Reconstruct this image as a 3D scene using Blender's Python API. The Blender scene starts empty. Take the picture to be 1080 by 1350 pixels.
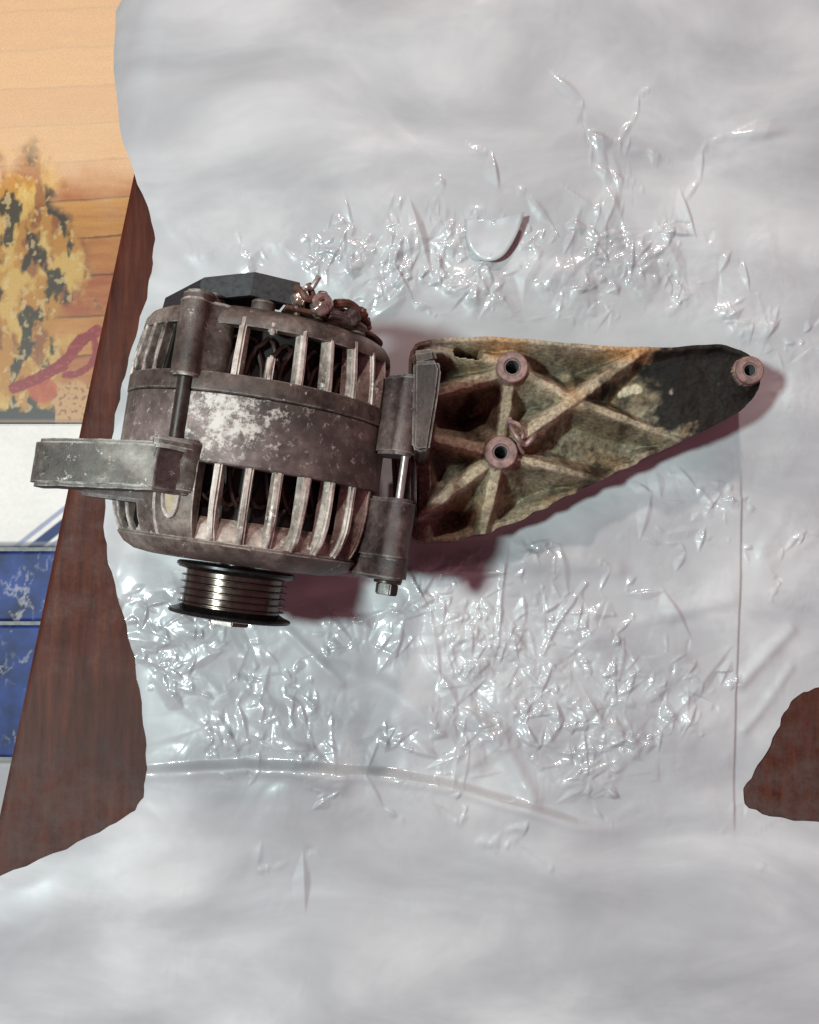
import bpy, bmesh, math, random
import numpy as np
from mathutils import Vector, Matrix, noise as mn
random.seed(7)
SC = bpy.context.scene
COL = SC.collection
MM = 0.001
# ------------------------------------------------------------------ camera
CAM_H = 0.612          # metres above the table top
FPX = 1400.0           # focal length in photo pixels (1080 x 1350)
PITCH = math.atan2(70, FPX)
cd = bpy.data.cameras.new('camera'); cam = bpy.data.objects.new('camera', cd); COL.objects.link(cam)
cd.sensor_fit = 'VERTICAL'; cd.sensor_height = 24.0; cd.sensor_width = 24.0 * 819 / 1024
cd.lens = 24.0 * FPX / 1350.0
cd.clip_start = 0.02; cd.clip_end = 50
cam.location = (0, 0, CAM_H); cam.rotation_euler = (PITCH, 0, 0)
SC.camera = cam
# ------------------------------------------------------------------ light
W = bpy.data.worlds.new('World'); SC.world = W; W.use_nodes = True
bg = W.node_tree.nodes['Background']
bg.inputs[0].default_value = (1.0, 0.42, 0.50, 1); bg.inputs[1].default_value = 0.25
def area(name, loc, target, size, power, col):
    l = bpy.data.lights.new(name, 'AREA'); l.shape = 'DISK'; l.size = size; l.energy = power; l.color = col
    o = bpy.data.objects.new(name, l); COL.objects.link(o); o.location = loc
    d = Vector(target) - Vector(loc); o.rotation_euler = d.to_track_quat('-Z', 'Y').to_euler()
    return o
area('ceiling_lamp', (-1.25, 0.02, 2.4), (0.0, 0.0, 0), 0.24, 74, (0.80, 1.0, 0.98))
area('far_lamp', (0.15, 2.1, 1.9), (0.0, 0.0, 0), 0.16, 30, (1.0, 0.86, 0.78))
SC.view_settings.view_transform = 'Standard'; SC.view_settings.look = 'None'
SC.view_settings.exposure = 0.0; SC.view_settings.gamma = 1.0

# ------------------------------------------------------------------ helpers
def P(px, py, z=0.0):
    """point of the place seen at photo pixel (px, py) at height z (metres)"""
    dx = (px - 540) / FPX; dy = (675 - py) / FPX
    c, s = math.cos(PITCH), math.sin(PITCH)
    d = (dx, dy * c + s, dy * s - c)
    t = (z - CAM_H) / d[2]
    return Vector((d[0] * t, d[1] * t, z))
def link(o, parent=None):
    COL.objects.link(o)
    if parent: o.parent = parent
    return o
def empty(name, loc, rz=0, **kw):
    o = bpy.data.objects.new(name, None); o.empty_display_size = 0.02
    o.location = loc; o.rotation_euler = (0, 0, rz); link(o); tag(o, **kw); return o
def tag(o, label=None, category=None, group=None, kind=None):
    for k, v in (('label', label), ('category', category), ('group', group), ('kind', kind)):
        if v: o[k] = v
    return o
def obj(name, bm, mat, parent=None, smooth=40):
    me = bpy.data.meshes.new(name); bmesh.ops.recalc_face_normals(bm, faces=bm.faces[:])
    bm.to_mesh(me); bm.free()
    return mesh_obj(name, me, mat, parent, smooth)
def mesh_obj(name, me, mat, parent=None, smooth=40):
    if smooth: 
        for p in me.polygons: p.use_smooth = True
        if smooth < 180:
            try: me.set_sharp_from_angle(angle=math.radians(smooth))
            except Exception: pass
    me.materials.append(mat)
    return link(bpy.data.objects.new(name, me), parent)
def np_mesh(name, V, F, col=None):
    me = bpy.data.meshes.new(name)
    me.vertices.add(len(V)); me.vertices.foreach_set('co', np.asarray(V, np.float32).ravel())
    F = np.asarray(F, np.int32); n = F.shape[1]
    me.loops.add(F.size); me.loops.foreach_set('vertex_index', F.ravel())
    me.polygons.add(len(F)); me.polygons.foreach_set('loop_start', np.arange(0, F.size, n, dtype=np.int32))
    me.polygons.foreach_set('loop_total', np.full(len(F), n, np.int32))
    me.update(calc_edges=True); me.validate()
    if col is not None:
        a = me.color_attributes.new('paint', 'FLOAT_COLOR', 'POINT')
        c = np.ones((len(V), 4), np.float32); c[:, :col.shape[1]] = col
        a.data.foreach_set('color', c.ravel())
    return me
def lerp(a, b, t): return a + (b - a) * t
def sstep(a, b, x): 
    t = np.clip((x - a) / (b - a), 0, 1); return t * t * (3 - 2 * t)
def s2l(*c):
    return tuple(((v / 255 + 0.055) / 1.055) ** 2.4 if v > 10 else v / 255 / 12.92 for v in c)
def perlin(x, y, seed=0):
    rs = np.random.RandomState(seed); ang = rs.rand(256, 256) * 2 * np.pi
    gx, gy = np.cos(ang), np.sin(ang)
    xi = np.floor(x).astype(int); yi = np.floor(y).astype(int); xf = x - xi; yf = y - yi
    def g(i, j):
        a = (xi + i) & 255; b = (yi + j) & 255
        return gx[a, b] * (xf - i) + gy[a, b] * (yf - j)
    u = xf ** 3 * (xf * (xf * 6 - 15) + 10); v = yf ** 3 * (yf * (yf * 6 - 15) + 10)
    return lerp(lerp(g(0, 0), g(1, 0), u), lerp(g(0, 1), g(1, 1), u), v) * 1.5
def fbm(x, y, seed=0, oct=4):
    r = 0; a = 1
    for i in range(oct): r = r + a * perlin(x * 2 ** i, y * 2 ** i, seed + i); a *= 0.5
    return r
def inside(poly, x, y):
    r = np.zeros(x.shape, bool); n = len(poly)
    for i in range(n):
        x0, y0 = poly[i]; x1, y1 = poly[(i + 1) % n]
        if y0 == y1: continue
        c = ((y0 > y) != (y1 > y)) & (x < (x1 - x0) * (y - y0) / (y1 - y0) + x0); r ^= c
    return r
def segdist(x, y, a, b):
    dx, dy = b[0] - a[0], b[1] - a[1]; L = dx * dx + dy * dy
    t = np.clip(((x - a[0]) * dx + (y - a[1]) * dy) / L, 0, 1)
    qx, qy = a[0] + t * dx, a[1] + t * dy
    return np.hypot(x - qx, y - qy), qx, qy, t
def polydist(poly, x, y, closed=True):
    best = np.full(x.shape, 1e9); bx = np.zeros(x.shape); by = np.zeros(x.shape)
    n = len(poly)
    for i in range(n if closed else n - 1):
        d, qx, qy, _ = segdist(x, y, poly[i], poly[(i + 1) % n])
        m = d < best; best = np.where(m, d, best); bx = np.where(m, qx, bx); by = np.where(m, qy, by)
    return best, bx, by
def smooth_poly(pts, it=2, closed=True):
    pts = [tuple(p) for p in pts]
    for _ in range(it):
        q = []; n = len(pts)
        for i in range(n if closed else n - 1):
            a, b = pts[i], pts[(i + 1) % n]
            q += [(a[0] * .75 + b[0] * .25, a[1] * .75 + b[1] * .25), (a[0] * .25 + b[0] * .75, a[1] * .25 + b[1] * .75)]
        pts = q if closed else [pts[0]] + q + [pts[-1]]
    return pts

# ------------------------------------------------------------------ materials
def mat(name):
    m = bpy.data.materials.new(name); m.use_nodes = True
    nt = m.node_tree; b = nt.nodes['Principled BSDF']
    return m, nt, b
def N(nt, t, **kw):
    n = nt.nodes.new(t)
    for k, v in kw.items():
        if k in n.inputs.keys() if isinstance(k, str) else False: n.inputs[k].default_value = v
        else: setattr(n, k, v)
    return n
def noise(nt, scale, detail=6, rough=0.6, vec=None, dist=0.0):
    n = nt.nodes.new('ShaderNodeTexNoise'); n.inputs['Scale'].default_value = scale
    n.inputs['Detail'].default_value = detail; n.inputs['Roughness'].default_value = rough; n.inputs['Distortion'].default_value = dist
    if vec is None:
        vec = nt.nodes.new('ShaderNodeNewGeometry').outputs['Position']
    nt.links.new(vec, n.inputs['Vector']); return n.outputs['Fac']
def ramp(nt, fac, stops):
    r = nt.nodes.new('ShaderNodeValToRGB'); nt.links.new(fac, r.inputs[0])
    el = r.color_ramp.elements
    while len(el) > 1: el.remove(el[0])
    el[0].position = stops[0][0]; el[0].color = (*stops[0][1], 1)
    for p, c in stops[1:]:
        e = el.new(p); e.color = (*c, 1)
    return r.outputs[0]
def mix(nt, fac, a, b, mode='MIX'):
    m = nt.nodes.new('ShaderNodeMix'); m.data_type = 'RGBA'; m.blend_type = mode
    for s, v in ((m.inputs[0], fac), (m.inputs[6], a), (m.inputs[7], b)):
        if isinstance(v, (int, float)): s.default_value = v
        elif isinstance(v, tuple): s.default_value = (*v, 1) if len(v) == 3 else v
        else: nt.links.new(v, s)
    return m.outputs[2]
def bump(nt, b, h, strength=0.3, dist=0.0006):
    n = nt.nodes.new('ShaderNodeBump'); n.inputs['Strength'].default_value = strength; n.inputs['Distance'].default_value = dist
    nt.links.new(h, n.inputs['Height']); nt.links.new(n.outputs[0], b.inputs['Normal'])
def G(v): return (v, v, v)
def cast_metal(name, dark, mid, light, crust, crust_amt=0.62, metallic=0.18, rough=0.5, sc=1.0, bs=0.8, wearw=0.9):
    m, nt, b = mat(name)
    big = noise(nt, 28 * sc, 5, 0.6); fine = noise(nt, 230 * sc, 8, 0.7); sp = noise(nt, 210 * sc, 9, 0.74, dist=0.15)
    c = ramp(nt, big, [(0.32, dark), (0.5, mid), (0.68, light)])
    c = mix(nt, 0.8, c, ramp(nt, fine, [(0.3, G(.25)), (0.52, G(.9)), (0.72, G(1.5))]), 'MULTIPLY')
    c = mix(nt, ramp(nt, sp, [(crust_amt, G(0)), (crust_amt + 0.07, G(1))]), c, crust)
    bv = nt.nodes.new('ShaderNodeBevel'); bv.samples = 6; bv.inputs['Radius'].default_value = 0.0016
    ge = nt.nodes.new('ShaderNodeNewGeometry'); dt = nt.nodes.new('ShaderNodeVectorMath'); dt.operation = 'DOT_PRODUCT'
    nt.links.new(bv.outputs[0], dt.inputs[0]); nt.links.new(ge.outputs['Normal'], dt.inputs[1])
    wear = ramp(nt, dt.outputs['Value'], [(0.80, G(1)), (0.985, G(0))])
    wn = ramp(nt, noise(nt, 120, 6, .7), [(0.38, G(0)), (0.58, G(wearw))])
    c = mix(nt, mix(nt, 1.0, wear, wn, 'MULTIPLY'), c, s2l(206, 196, 188))
    nt.links.new(c, b.inputs['Base Color'])
    nt.links.new(ramp(nt, fine, [(0.3, G(rough - .15)), (0.7, G(rough + .2))]), b.inputs['Roughness'])
    b.inputs['Metallic'].default_value = metallic
    bump(nt, b, fine, bs, 0.0007); return m
def plain(name, col, rough=0.5, metallic=0.0, var=0.35, sc=150, bs=0.15):
    m, nt, b = mat(name)
    f = noise(nt, sc, 7, 0.65)
    c = mix(nt, 1.0, col, ramp(nt, f, [(0.3, G(1 - var)), (0.7, G(1 + var))]), 'MULTIPLY')
    nt.links.new(c, b.inputs['Base Color']); b.inputs['Metallic'].default_value = metallic
    nt.links.new(ramp(nt, f, [(0.3, G(max(.03, rough - .1))), (0.7, G(rough + .12))]), b.inputs['Roughness'])
    bump(nt, b, f, bs, 0.0004); return m
def painted(name, rough=0.5, metallic=0.0, fine_sc=300, var=0.3, bs=0.3, spec=0.5):
    m, nt, b = mat(name)
    a = nt.nodes.new('ShaderNodeVertexColor'); a.layer_name = 'paint'
    f = noise(nt, fine_sc, 7, 0.7)
    c = mix(nt, 1.0, a.outputs[0], ramp(nt, f, [(0.3, G(1 - var)), (0.7, G(1 + var))]), 'MULTIPLY')
    nt.links.new(c, b.inputs['Base Color']); b.inputs['Metallic'].default_value = metallic
    b.inputs['Roughness'].default_value = rough; b.inputs['Specular IOR Level'].default_value = spec
    bump(nt, b, f, bs, 0.0005); return m

M_HOUSE = cast_metal('weathered_aluminium', s2l(50, 40, 36), s2l(90, 76, 70), s2l(142, 128, 120), s2l(196, 186, 178), 0.625)
M_FIN = cast_metal('worn_fin_aluminium', s2l(110, 92, 84), s2l(176, 160, 150), s2l(214, 202, 192), s2l(228, 220, 212), 0.57, wearw=1.0)
M_EAR = cast_metal('grey_ear_aluminium', s2l(46, 42, 38), s2l(98, 92, 86), s2l(172, 166, 158), s2l(196, 192, 186), 0.595, sc=0.9)
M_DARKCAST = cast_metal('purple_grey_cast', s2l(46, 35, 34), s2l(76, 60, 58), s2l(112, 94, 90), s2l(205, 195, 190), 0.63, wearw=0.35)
M_BLACKPL = plain('black_plastic', (0.018, 0.018, 0.019), 0.42, 0, 0.3, 400)
M_RUST = plain('rusty_steel', s2l(98, 62, 50), 0.6, 0.2, 0.6, 260, 0.4)
M_BOLT = plain('dark_bolt_steel', s2l(92, 84, 80), 0.32, 0.75, 0.4, 200)
M_DARKBOLT = plain('oily_bolt_steel', s2l(52, 42, 38), 0.4, 0.3, 0.4, 200)
M_SHAFT = plain('worn_bolt_shank', s2l(175, 165, 160), 0.35, 0.7, 0.3, 200)
M_PULLEY = plain('polished_dark_steel', s2l(88, 78, 72), 0.24, 0.85, 0.3, 120, 0.05)
M_PULLEYRIM = plain('blackened_steel', (0.012, 0.011, 0.011), 0.33, 0.3, 0.5, 300)
M_COPPER = plain('varnished_copper', s2l(44, 26, 22), 0.4, 0.3, 0.6, 160)
M_ROTOR = plain('near_black_iron', s2l(26, 21, 20), 0.7, 0.2, 0.5, 100)  # near-black tone that keeps the slots and fin gaps dark
M_NUT = plain('tarnished_brass', s2l(128, 112, 92), 0.38, 0.6, 0.4, 260)
M_SOLDER = plain('bright_solder', s2l(190, 175, 165), 0.25, 0.85, 0.3, 200)
# stator ring with patchy white corrosion
def stator_mat():
    m, nt, b = mat('corroded_stator_steel')
    pos = nt.nodes.new('ShaderNodeNewGeometry').outputs['Position']
    big = noise(nt, 26, 5, 0.6); fine = noise(nt, 210, 8, 0.72); sp = noise(nt, 190, 10, 0.8, dist=0.1)
    c = ramp(nt, big, [(0.32, s2l(50, 44, 41)), (0.5, s2l(88, 75, 72)), (0.68, s2l(140, 122, 118))])
    c = mix(nt, 0.5, c, ramp(nt, fine, [(0.3, G(.3)), (0.52, G(.9)), (0.72, G(1.4))]), 'MULTIPLY')
    # a corrosion patch with its own place on the ring
    mp = nt.nodes.new('ShaderNodeMapping'); nt.links.new(pos, mp.inputs[0])
    mp.inputs['Location'].default_value = (0.083 / 0.034, -0.068 / 0.03, 0); mp.inputs['Scale'].default_value = (1 / 0.034, 1 / 0.03, 0)
    gr = nt.nodes.new('ShaderNodeTexGradient'); gr.gradient_type = 'SPHERICAL'; nt.links.new(mp.outputs[0], gr.inputs[0])
    ma = nt.nodes.new('ShaderNodeMath'); ma.operation = 'MULTIPLY_ADD'; nt.links.new(gr.outputs[1], ma.inputs[0]); ma.inputs[1].default_value = 0.15
    nt.links.new(sp, ma.inputs[2])
    c = mix(nt, ramp(nt, ma.outputs[0], [(0.555, G(0)), (0.66, G(.8))]), c, s2l(205, 198, 190))
    nt.links.new(c, b.inputs['Base Color']); b.inputs['Metallic'].default_value = 0.2
    b.inputs['Roughness'].default_value = 0.5; bump(nt, b, sp, 0.5, 0.0008); return m
M_CLAMP = cast_metal('greasy_clamp_iron', s2l(40, 30, 27), s2l(64, 50, 45), s2l(98, 80, 72), s2l(180, 160, 145), 0.66, wearw=0.3)
M_STATOR = stator_mat()
M_BRACKET = painted('greasy_cast_bracket', 0.68, 0.05, 420, 0.65, 0.9, 0.22)
M_BUSH = plain('pinkish_steel_bushing', s2l(140, 112, 106), 0.5, 0.35, 0.45, 260, 0.4)
M_SLEEVE = plain('bright_sleeve', s2l(190, 190, 188), 0.28, 0.8, 0.25, 200)
def film_mat():
    m, nt, b = mat('milky_plastic_film')
    pos = nt.nodes.new('ShaderNodeNewGeometry').outputs['Position']; mp = nt.nodes.new('ShaderNodeMapping'); nt.links.new(pos, mp.inputs[0]); mp.inputs['Scale'].default_value = (0.6, 1.2, 0)
    big = noise(nt, 13, 5, 0.55, mp.outputs[0], 0.5)
    c = ramp(nt, big, [(0.32, (0.33, 0.335, 0.35)), (0.5, (0.43, 0.435, 0.45)), (0.66, (0.55, 0.55, 0.56))])
    nt.links.new(c, b.inputs['Base Color'])
    b.inputs['Roughness'].default_value = 0.42; b.inputs['IOR'].default_value = 1.45
    b.inputs['Coat Weight'].default_value = 1.0; b.inputs['Coat Roughness'].default_value = 0.10
    return m
M_FILM = film_mat()
def wood_mat():
    m, nt, b = mat('red_brown_varnished_wood')
    pos = nt.nodes.new('ShaderNodeNewGeometry').outputs['Position']
    mp = nt.nodes.new('ShaderNodeMapping'); nt.links.new(pos, mp.inputs[0]); mp.inputs['Scale'].default_value = (9, 1, 1)
    mp.inputs['Rotation'].default_value = (0, 0, 0.2)
    g = noise(nt, 22, 8, 0.65, mp.outputs[0]); big = noise(nt, 11, 6, 0.65); fine = noise(nt, 260, 6, 0.7)
    c = ramp(nt, g, [(0.3, (0.030, 0.007, 0.004)), (0.55, (0.075, 0.018, 0.009)), (0.75, (0.11, 0.032, 0.016))])
    dirt = noise(nt, 60, 10, 0.8)
    # scuffed greyish bloom over part of the top (towards the near corner)
    sx = nt.nodes.new('ShaderNodeSeparateXYZ'); nt.links.new(pos, sx.inputs[0])
    mr = nt.nodes.new('ShaderNodeMapRange'); nt.links.new(sx.outputs[1], mr.inputs[0])
    mr.inputs[1].default_value = -0.03; mr.inputs[2].default_value = -0.12; mr.inputs[3].default_value = 0; mr.inputs[4].default_value = 1
    d2 = ramp(nt, dirt, [(0.36, G(0)), (0.62, G(.8))])
    c = mix(nt, mix(nt, 1.0, d2, mr.outputs[0], 'MULTIPLY'), c, (0.085, 0.062, 0.058))
    c = mix(nt, ramp(nt, fine, [(0.70, G(0)), (0.76, G(.6))]), c, (0.18, 0.11, 0.08))
    nt.links.new(c, b.inputs['Base Color'])
    nt.links.new(ramp(nt, dirt, [(0.3, G(.4)), (0.7, G(.65))]), b.inputs['Roughness']); b.inputs['Specular IOR Level'].default_value = 0.12
    bump(nt, b, g, 0.25, 0.0006); return m
M_WOOD = wood_mat()
M_PRINT = painted('printed_vinyl', 0.45, 0, 700, 0.14, 0.1)
M_TILE = painted('glazed_tile', 0.5, 0, 200, 0.06, 0.03, 0.25)
M_GROUT = plain('grey_grout', (0.32, 0.31, 0.29), 0.85)

# ------------------------------------------------------------------ floor, tiles, printed mat (left of the table, lower down)
FZ = -0.42
fl = bmesh.new(); bmesh.ops.create_grid(fl, x_segments=8, y_segments=8, size=1.6)
floor = obj('floor', fl, M_GROUT); floor.location = (0, 0, FZ); tag(floor, kind='structure')
def grid_piece(x0, x1, y0, y1, z, step, colfn, edge=0.004, th=0.006, rnd=0.0015):
    nx = max(3, int((x1 - x0) / step)); ny = max(3, int((y1 - y0) / step))
    X, Y = np.meshgrid(np.linspace(x0, x1, nx + 1), np.linspace(y0, y1, ny + 1), indexing='ij')
    ed = np.minimum(np.minimum(X - x0, x1 - X), np.minimum(Y - y0, y1 - Y))
    Z = z - rnd * (1 - sstep(0, edge, ed)) ** 2
    Z[0, :] -= th; Z[-1, :] -= th; Z[1:-1, 0] -= th; Z[1:-1, -1] -= th
    idx = np.arange((nx + 1) * (ny + 1)).reshape(nx + 1, ny + 1)
    F = np.stack([idx[:-1, :-1], idx[1:, :-1], idx[1:, 1:], idx[:-1, 1:]], -1).reshape(-1, 4)
    return np.stack([X, Y, Z], -1).reshape(-1, 3), F, colfn(X.ravel(), Y.ravel())
def topx(x, y):   # floor point -> photo pixel at floor depth (only used to place the prints at their size)
    s = FPX / (CAM_H - FZ); k = 1 - PITCH * 0
    return 540 + x * s, 745 - y * s
def mixc(c, m, d): return c * (1 - m[:, None]) + np.atleast_1d(np.array(d, float))[None, :] * m[:, None]
BLUE = np.array(s2l(38, 62, 128)); WHITE = np.array((0.80, 0.78, 0.74))
def tile_white(x, y):
    px, py = topx(x, y)
    c = np.tile(WHITE, (len(x), 1)) * (1 + 0.05 * fbm(x * 20, y * 20, 3))[:, None]
    d = (py - 700) + (px - 40) * 0.80        # distance below a diagonal band
    d = d / 1.28
    c = mixc(c, sstep(2, 5, d) * (1 - sstep(8, 11, d)) * 0.6, BLUE * 1.4)
    c = mixc(c, sstep(14, 17, d) * (1 - sstep(27, 30, d)), BLUE * (0.55))
    c = mixc(c, sstep(32, 33, d) * (1 - sstep(36, 38, d)) * .6, BLUE)
    r = np.hypot(px - 66, py - 703); a = np.arctan2(py - 703, px - 66)
    curl = (1 - sstep(1.5, 3.2, np.abs(r - 6 - 1.6 * a))) * (px < 95) * (d > 40)
    c = mixc(c, curl * .8, BLUE * .8)
    c = mixc(c, sstep(713, 716, py) * .75, np.array(s2l(120, 122, 132)))
    return c
def tile_blue(x, y):
    n = fbm(x * 35, y * 35, 11); v = np.abs(fbm(x * 40 + 5, y * 22, 21, 6))
    c = np.tile(BLUE, (len(x), 1)) * (0.75 + 0.45 * n)[:, None].clip(.3, 2)
    return mixc(c, (1 - sstep(0.0, 0.10, v)) * .45 * sstep(-.2, .4, fbm(x * 18, y * 18, 66)), WHITE * .75)
def tile(px0, px1, py0, py1, fn):
    a = P(px0, py1, FZ + .006); b = P(px1, py0, FZ + .006)
    V, F, c = grid_piece(a.x, b.x, a.y, b.y, FZ + 0.006, 0.0014, fn)
    return V, F, c
for (a, b, c_, d, fn) in ((-120, 250, 470, 722, tile_white), (-120, 250, 726, 820, tile_blue), (-120, 250, 824, 1000, tile_blue),
                          (-120, 250, 1004, 1180, tile_white), (-120, 250, 1184, 1440, tile_blue)):
    V, F, c = tile(a, b, c_, d, fn); V[:, 2] -= FZ
    mesh_obj('floor_tile', np_mesh('floor_tile', V, F, c), M_TILE, floor, 60)
def print_col(x, y):
    px, py = topx(x, y)
    wob = 6 * fbm(x * 12, y * 12, 5)
    row = (py + wob * .4 + 0.06 * (px - 100)) / 52.0; k = np.floor(row).astype(int); fr = row - k
    tone = np.array([0.5, .9, .2, .7, .35, 1.0, .6, .15, .8, .45])[k % 10]
    g = 0.5 + 0.5 * fbm(px / 60, py / 9, 8)
    c = mixc(np.tile(np.array(s2l(184, 98, 46)), (len(x), 1)), np.clip(tone * .7 + g * .5 - .25, 0, 1), s2l(228, 172, 86))
    c = mixc(c, np.clip(1 - np.abs(fr - .03) / .045, 0, 1) * .85, s2l(70, 38, 22))
    # foliage and blossom painted over the left half, bare pale boards further up
    c = mixc(c, sstep(300, 190, py + 30 * fbm(px / 60, py / 60, 19)) * .8, s2l(228, 200, 164))
    lf = fbm(px / 60, py / 46, 31, 5); edge = sstep(18, -18, px - 92 - 16 * np.sin(py / 47) + 34 * lf) * sstep(180, 270, py + 40 * lf)
    fol = mixc(np.tile(np.array(s2l(206, 150, 62)), (len(x), 1)), sstep(-.1, .35, fbm(px / 40, py / 55, 33, 4)), s2l(232, 196, 110))
    fol = mixc(fol, sstep(.12, .5, fbm(px / 30, py / 60, 47, 4)) * .8, s2l(150, 82, 44))
    fol = mixc(fol, sstep(.05, .42, fbm(px / 24 + 2, py / 50, 41, 6)) * .95, s2l(46, 42, 28))
    fol = mixc(fol, sstep(.3, .6, fbm(px / 12, py / 15, 57, 3)) * .6, s2l(240, 218, 160))
    c = mixc(c, edge, 0) + fol * edge[:, None]
    # paper-cut box at the lower edge
    bx = sstep(70, 76, px + 3 * np.sin(py / 4)) * sstep(502, 508, py + 3 * np.sin(px / 5)) * (1 - sstep(600, 610, py))
    box = mixc(np.tile(np.array(s2l(222, 176, 118)), (len(x), 1)), sstep(.28, .4, fbm(px / 6, py / 6, 71, 2)) * .7, s2l(140, 70, 48))
    c = mixc(c, bx, 0) + box * bx[:, None]
    fruit = 1 - sstep(16, 22, np.hypot(px - 58, (py - 515) * 1.1)); c = mixc(c, fruit * .9, s2l(206, 92, 42))
    # red ribbon with a loop
    rb = np.zeros(len(x))
    for s, wd in ((smooth_poly([(20, 512), (55, 498), (88, 478), (104, 452), (128, 436)], 2, False), 8),
                  (smooth_poly([(86, 496), (108, 492), (124, 478), (128, 455), (118, 440), (100, 448), (84, 488)], 2, False), 5)):
        d, _, _ = polydist(s, px, py, False); rb = np.maximum(rb, 1 - sstep(wd - 1.5, wd + .5, d + 1.5 * fbm(px / 8, py / 8, 77, 2)))
    c = mixc(c, rb, s2l(156, 16, 30)) 
    c = mixc(c, sstep(.25, .45, fbm(px / 9, py / 5, 99, 3)) * rb * .35, s2l(214, 96, 96))
    c = mixc(c, sstep(536, 544, py + 5 * fbm(px / 15, py / 9, 13)) * (px < 74), s2l(58, 44, 38))
    c = mixc(c, sstep(552, 556, py) * .6, s2l(150, 110, 84))
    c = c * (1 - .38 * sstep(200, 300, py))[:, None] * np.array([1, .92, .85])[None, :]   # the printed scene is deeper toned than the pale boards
    return np.clip(c, 0.004, 1)
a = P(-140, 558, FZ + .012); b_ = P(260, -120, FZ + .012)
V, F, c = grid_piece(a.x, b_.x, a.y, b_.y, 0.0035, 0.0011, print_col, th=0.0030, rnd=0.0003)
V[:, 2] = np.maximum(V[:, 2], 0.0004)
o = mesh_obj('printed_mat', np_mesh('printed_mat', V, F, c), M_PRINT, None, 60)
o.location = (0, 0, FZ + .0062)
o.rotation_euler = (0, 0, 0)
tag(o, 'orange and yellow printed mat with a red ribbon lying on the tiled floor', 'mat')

# ------------------------------------------------------------------ table
table = empty('wooden_table', (0.25, 0, FZ), label='red brown varnished wooden table under the white plastic sheet', category='table')
def table_top():
    # left edge runs slightly askew, as in the photograph
    e0 = P(223, 0); e1 = P(159, 300); e2 = P(40, 868); 
    d = (e2 - e1).normalized(); A = e1 - d * 0.42; B = e2 + d * 0.42
    n = Vector((-d.y, d.x, 0)); n = n if n.x > 0 else -n
    Wd = 0.85
    q = [A, B, B + n * Wd, A + n * Wd]
    bm = bmesh.new(); vs = [bm.verts.new((p.x, p.y, -0.032)) for p in q]; f = bm.faces.new(vs)
    r = bmesh.ops.extrude_face_region(bm, geom=[f]); vv = [v for v in r['geom'] if isinstance(v, bmesh.types.BMVert)]
    for v in vv: v.co.z = 0
    es = [e for e in bm.edges if all(abs(v.co.z) < 1e-6 for v in e.verts)]
    bmesh.ops.bevel(bm, geom=es, offset=0.006, segments=5, affect='EDGES', profile=0.6)
    bmesh.ops.translate(bm, verts=bm.verts[:], vec=(-0.25, 0, -FZ))
    return bm, q, n, d
tb, q, tn, td = table_top(); obj('table_top', tb, M_WOOD, table, 50)
for p, sx, sy in ((q[0], 1, 1), (q[1], 1, -1), (q[2], -1, -1), (q[3], -1, 1)):
    c = p + tn * 0.06 * sx + td * 0.06 * sy
    bm = bmesh.new(); bmesh.ops.create_cone(bm, cap_ends=True, segments=16, radius1=0.018, radius2=0.027, depth=-FZ - 0.032)
    bmesh.ops.translate(bm, verts=bm.verts[:], vec=(c.x - 0.25, c.y, (-FZ - 0.032) / 2)); obj('leg', bm, M_WOOD, table)

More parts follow.
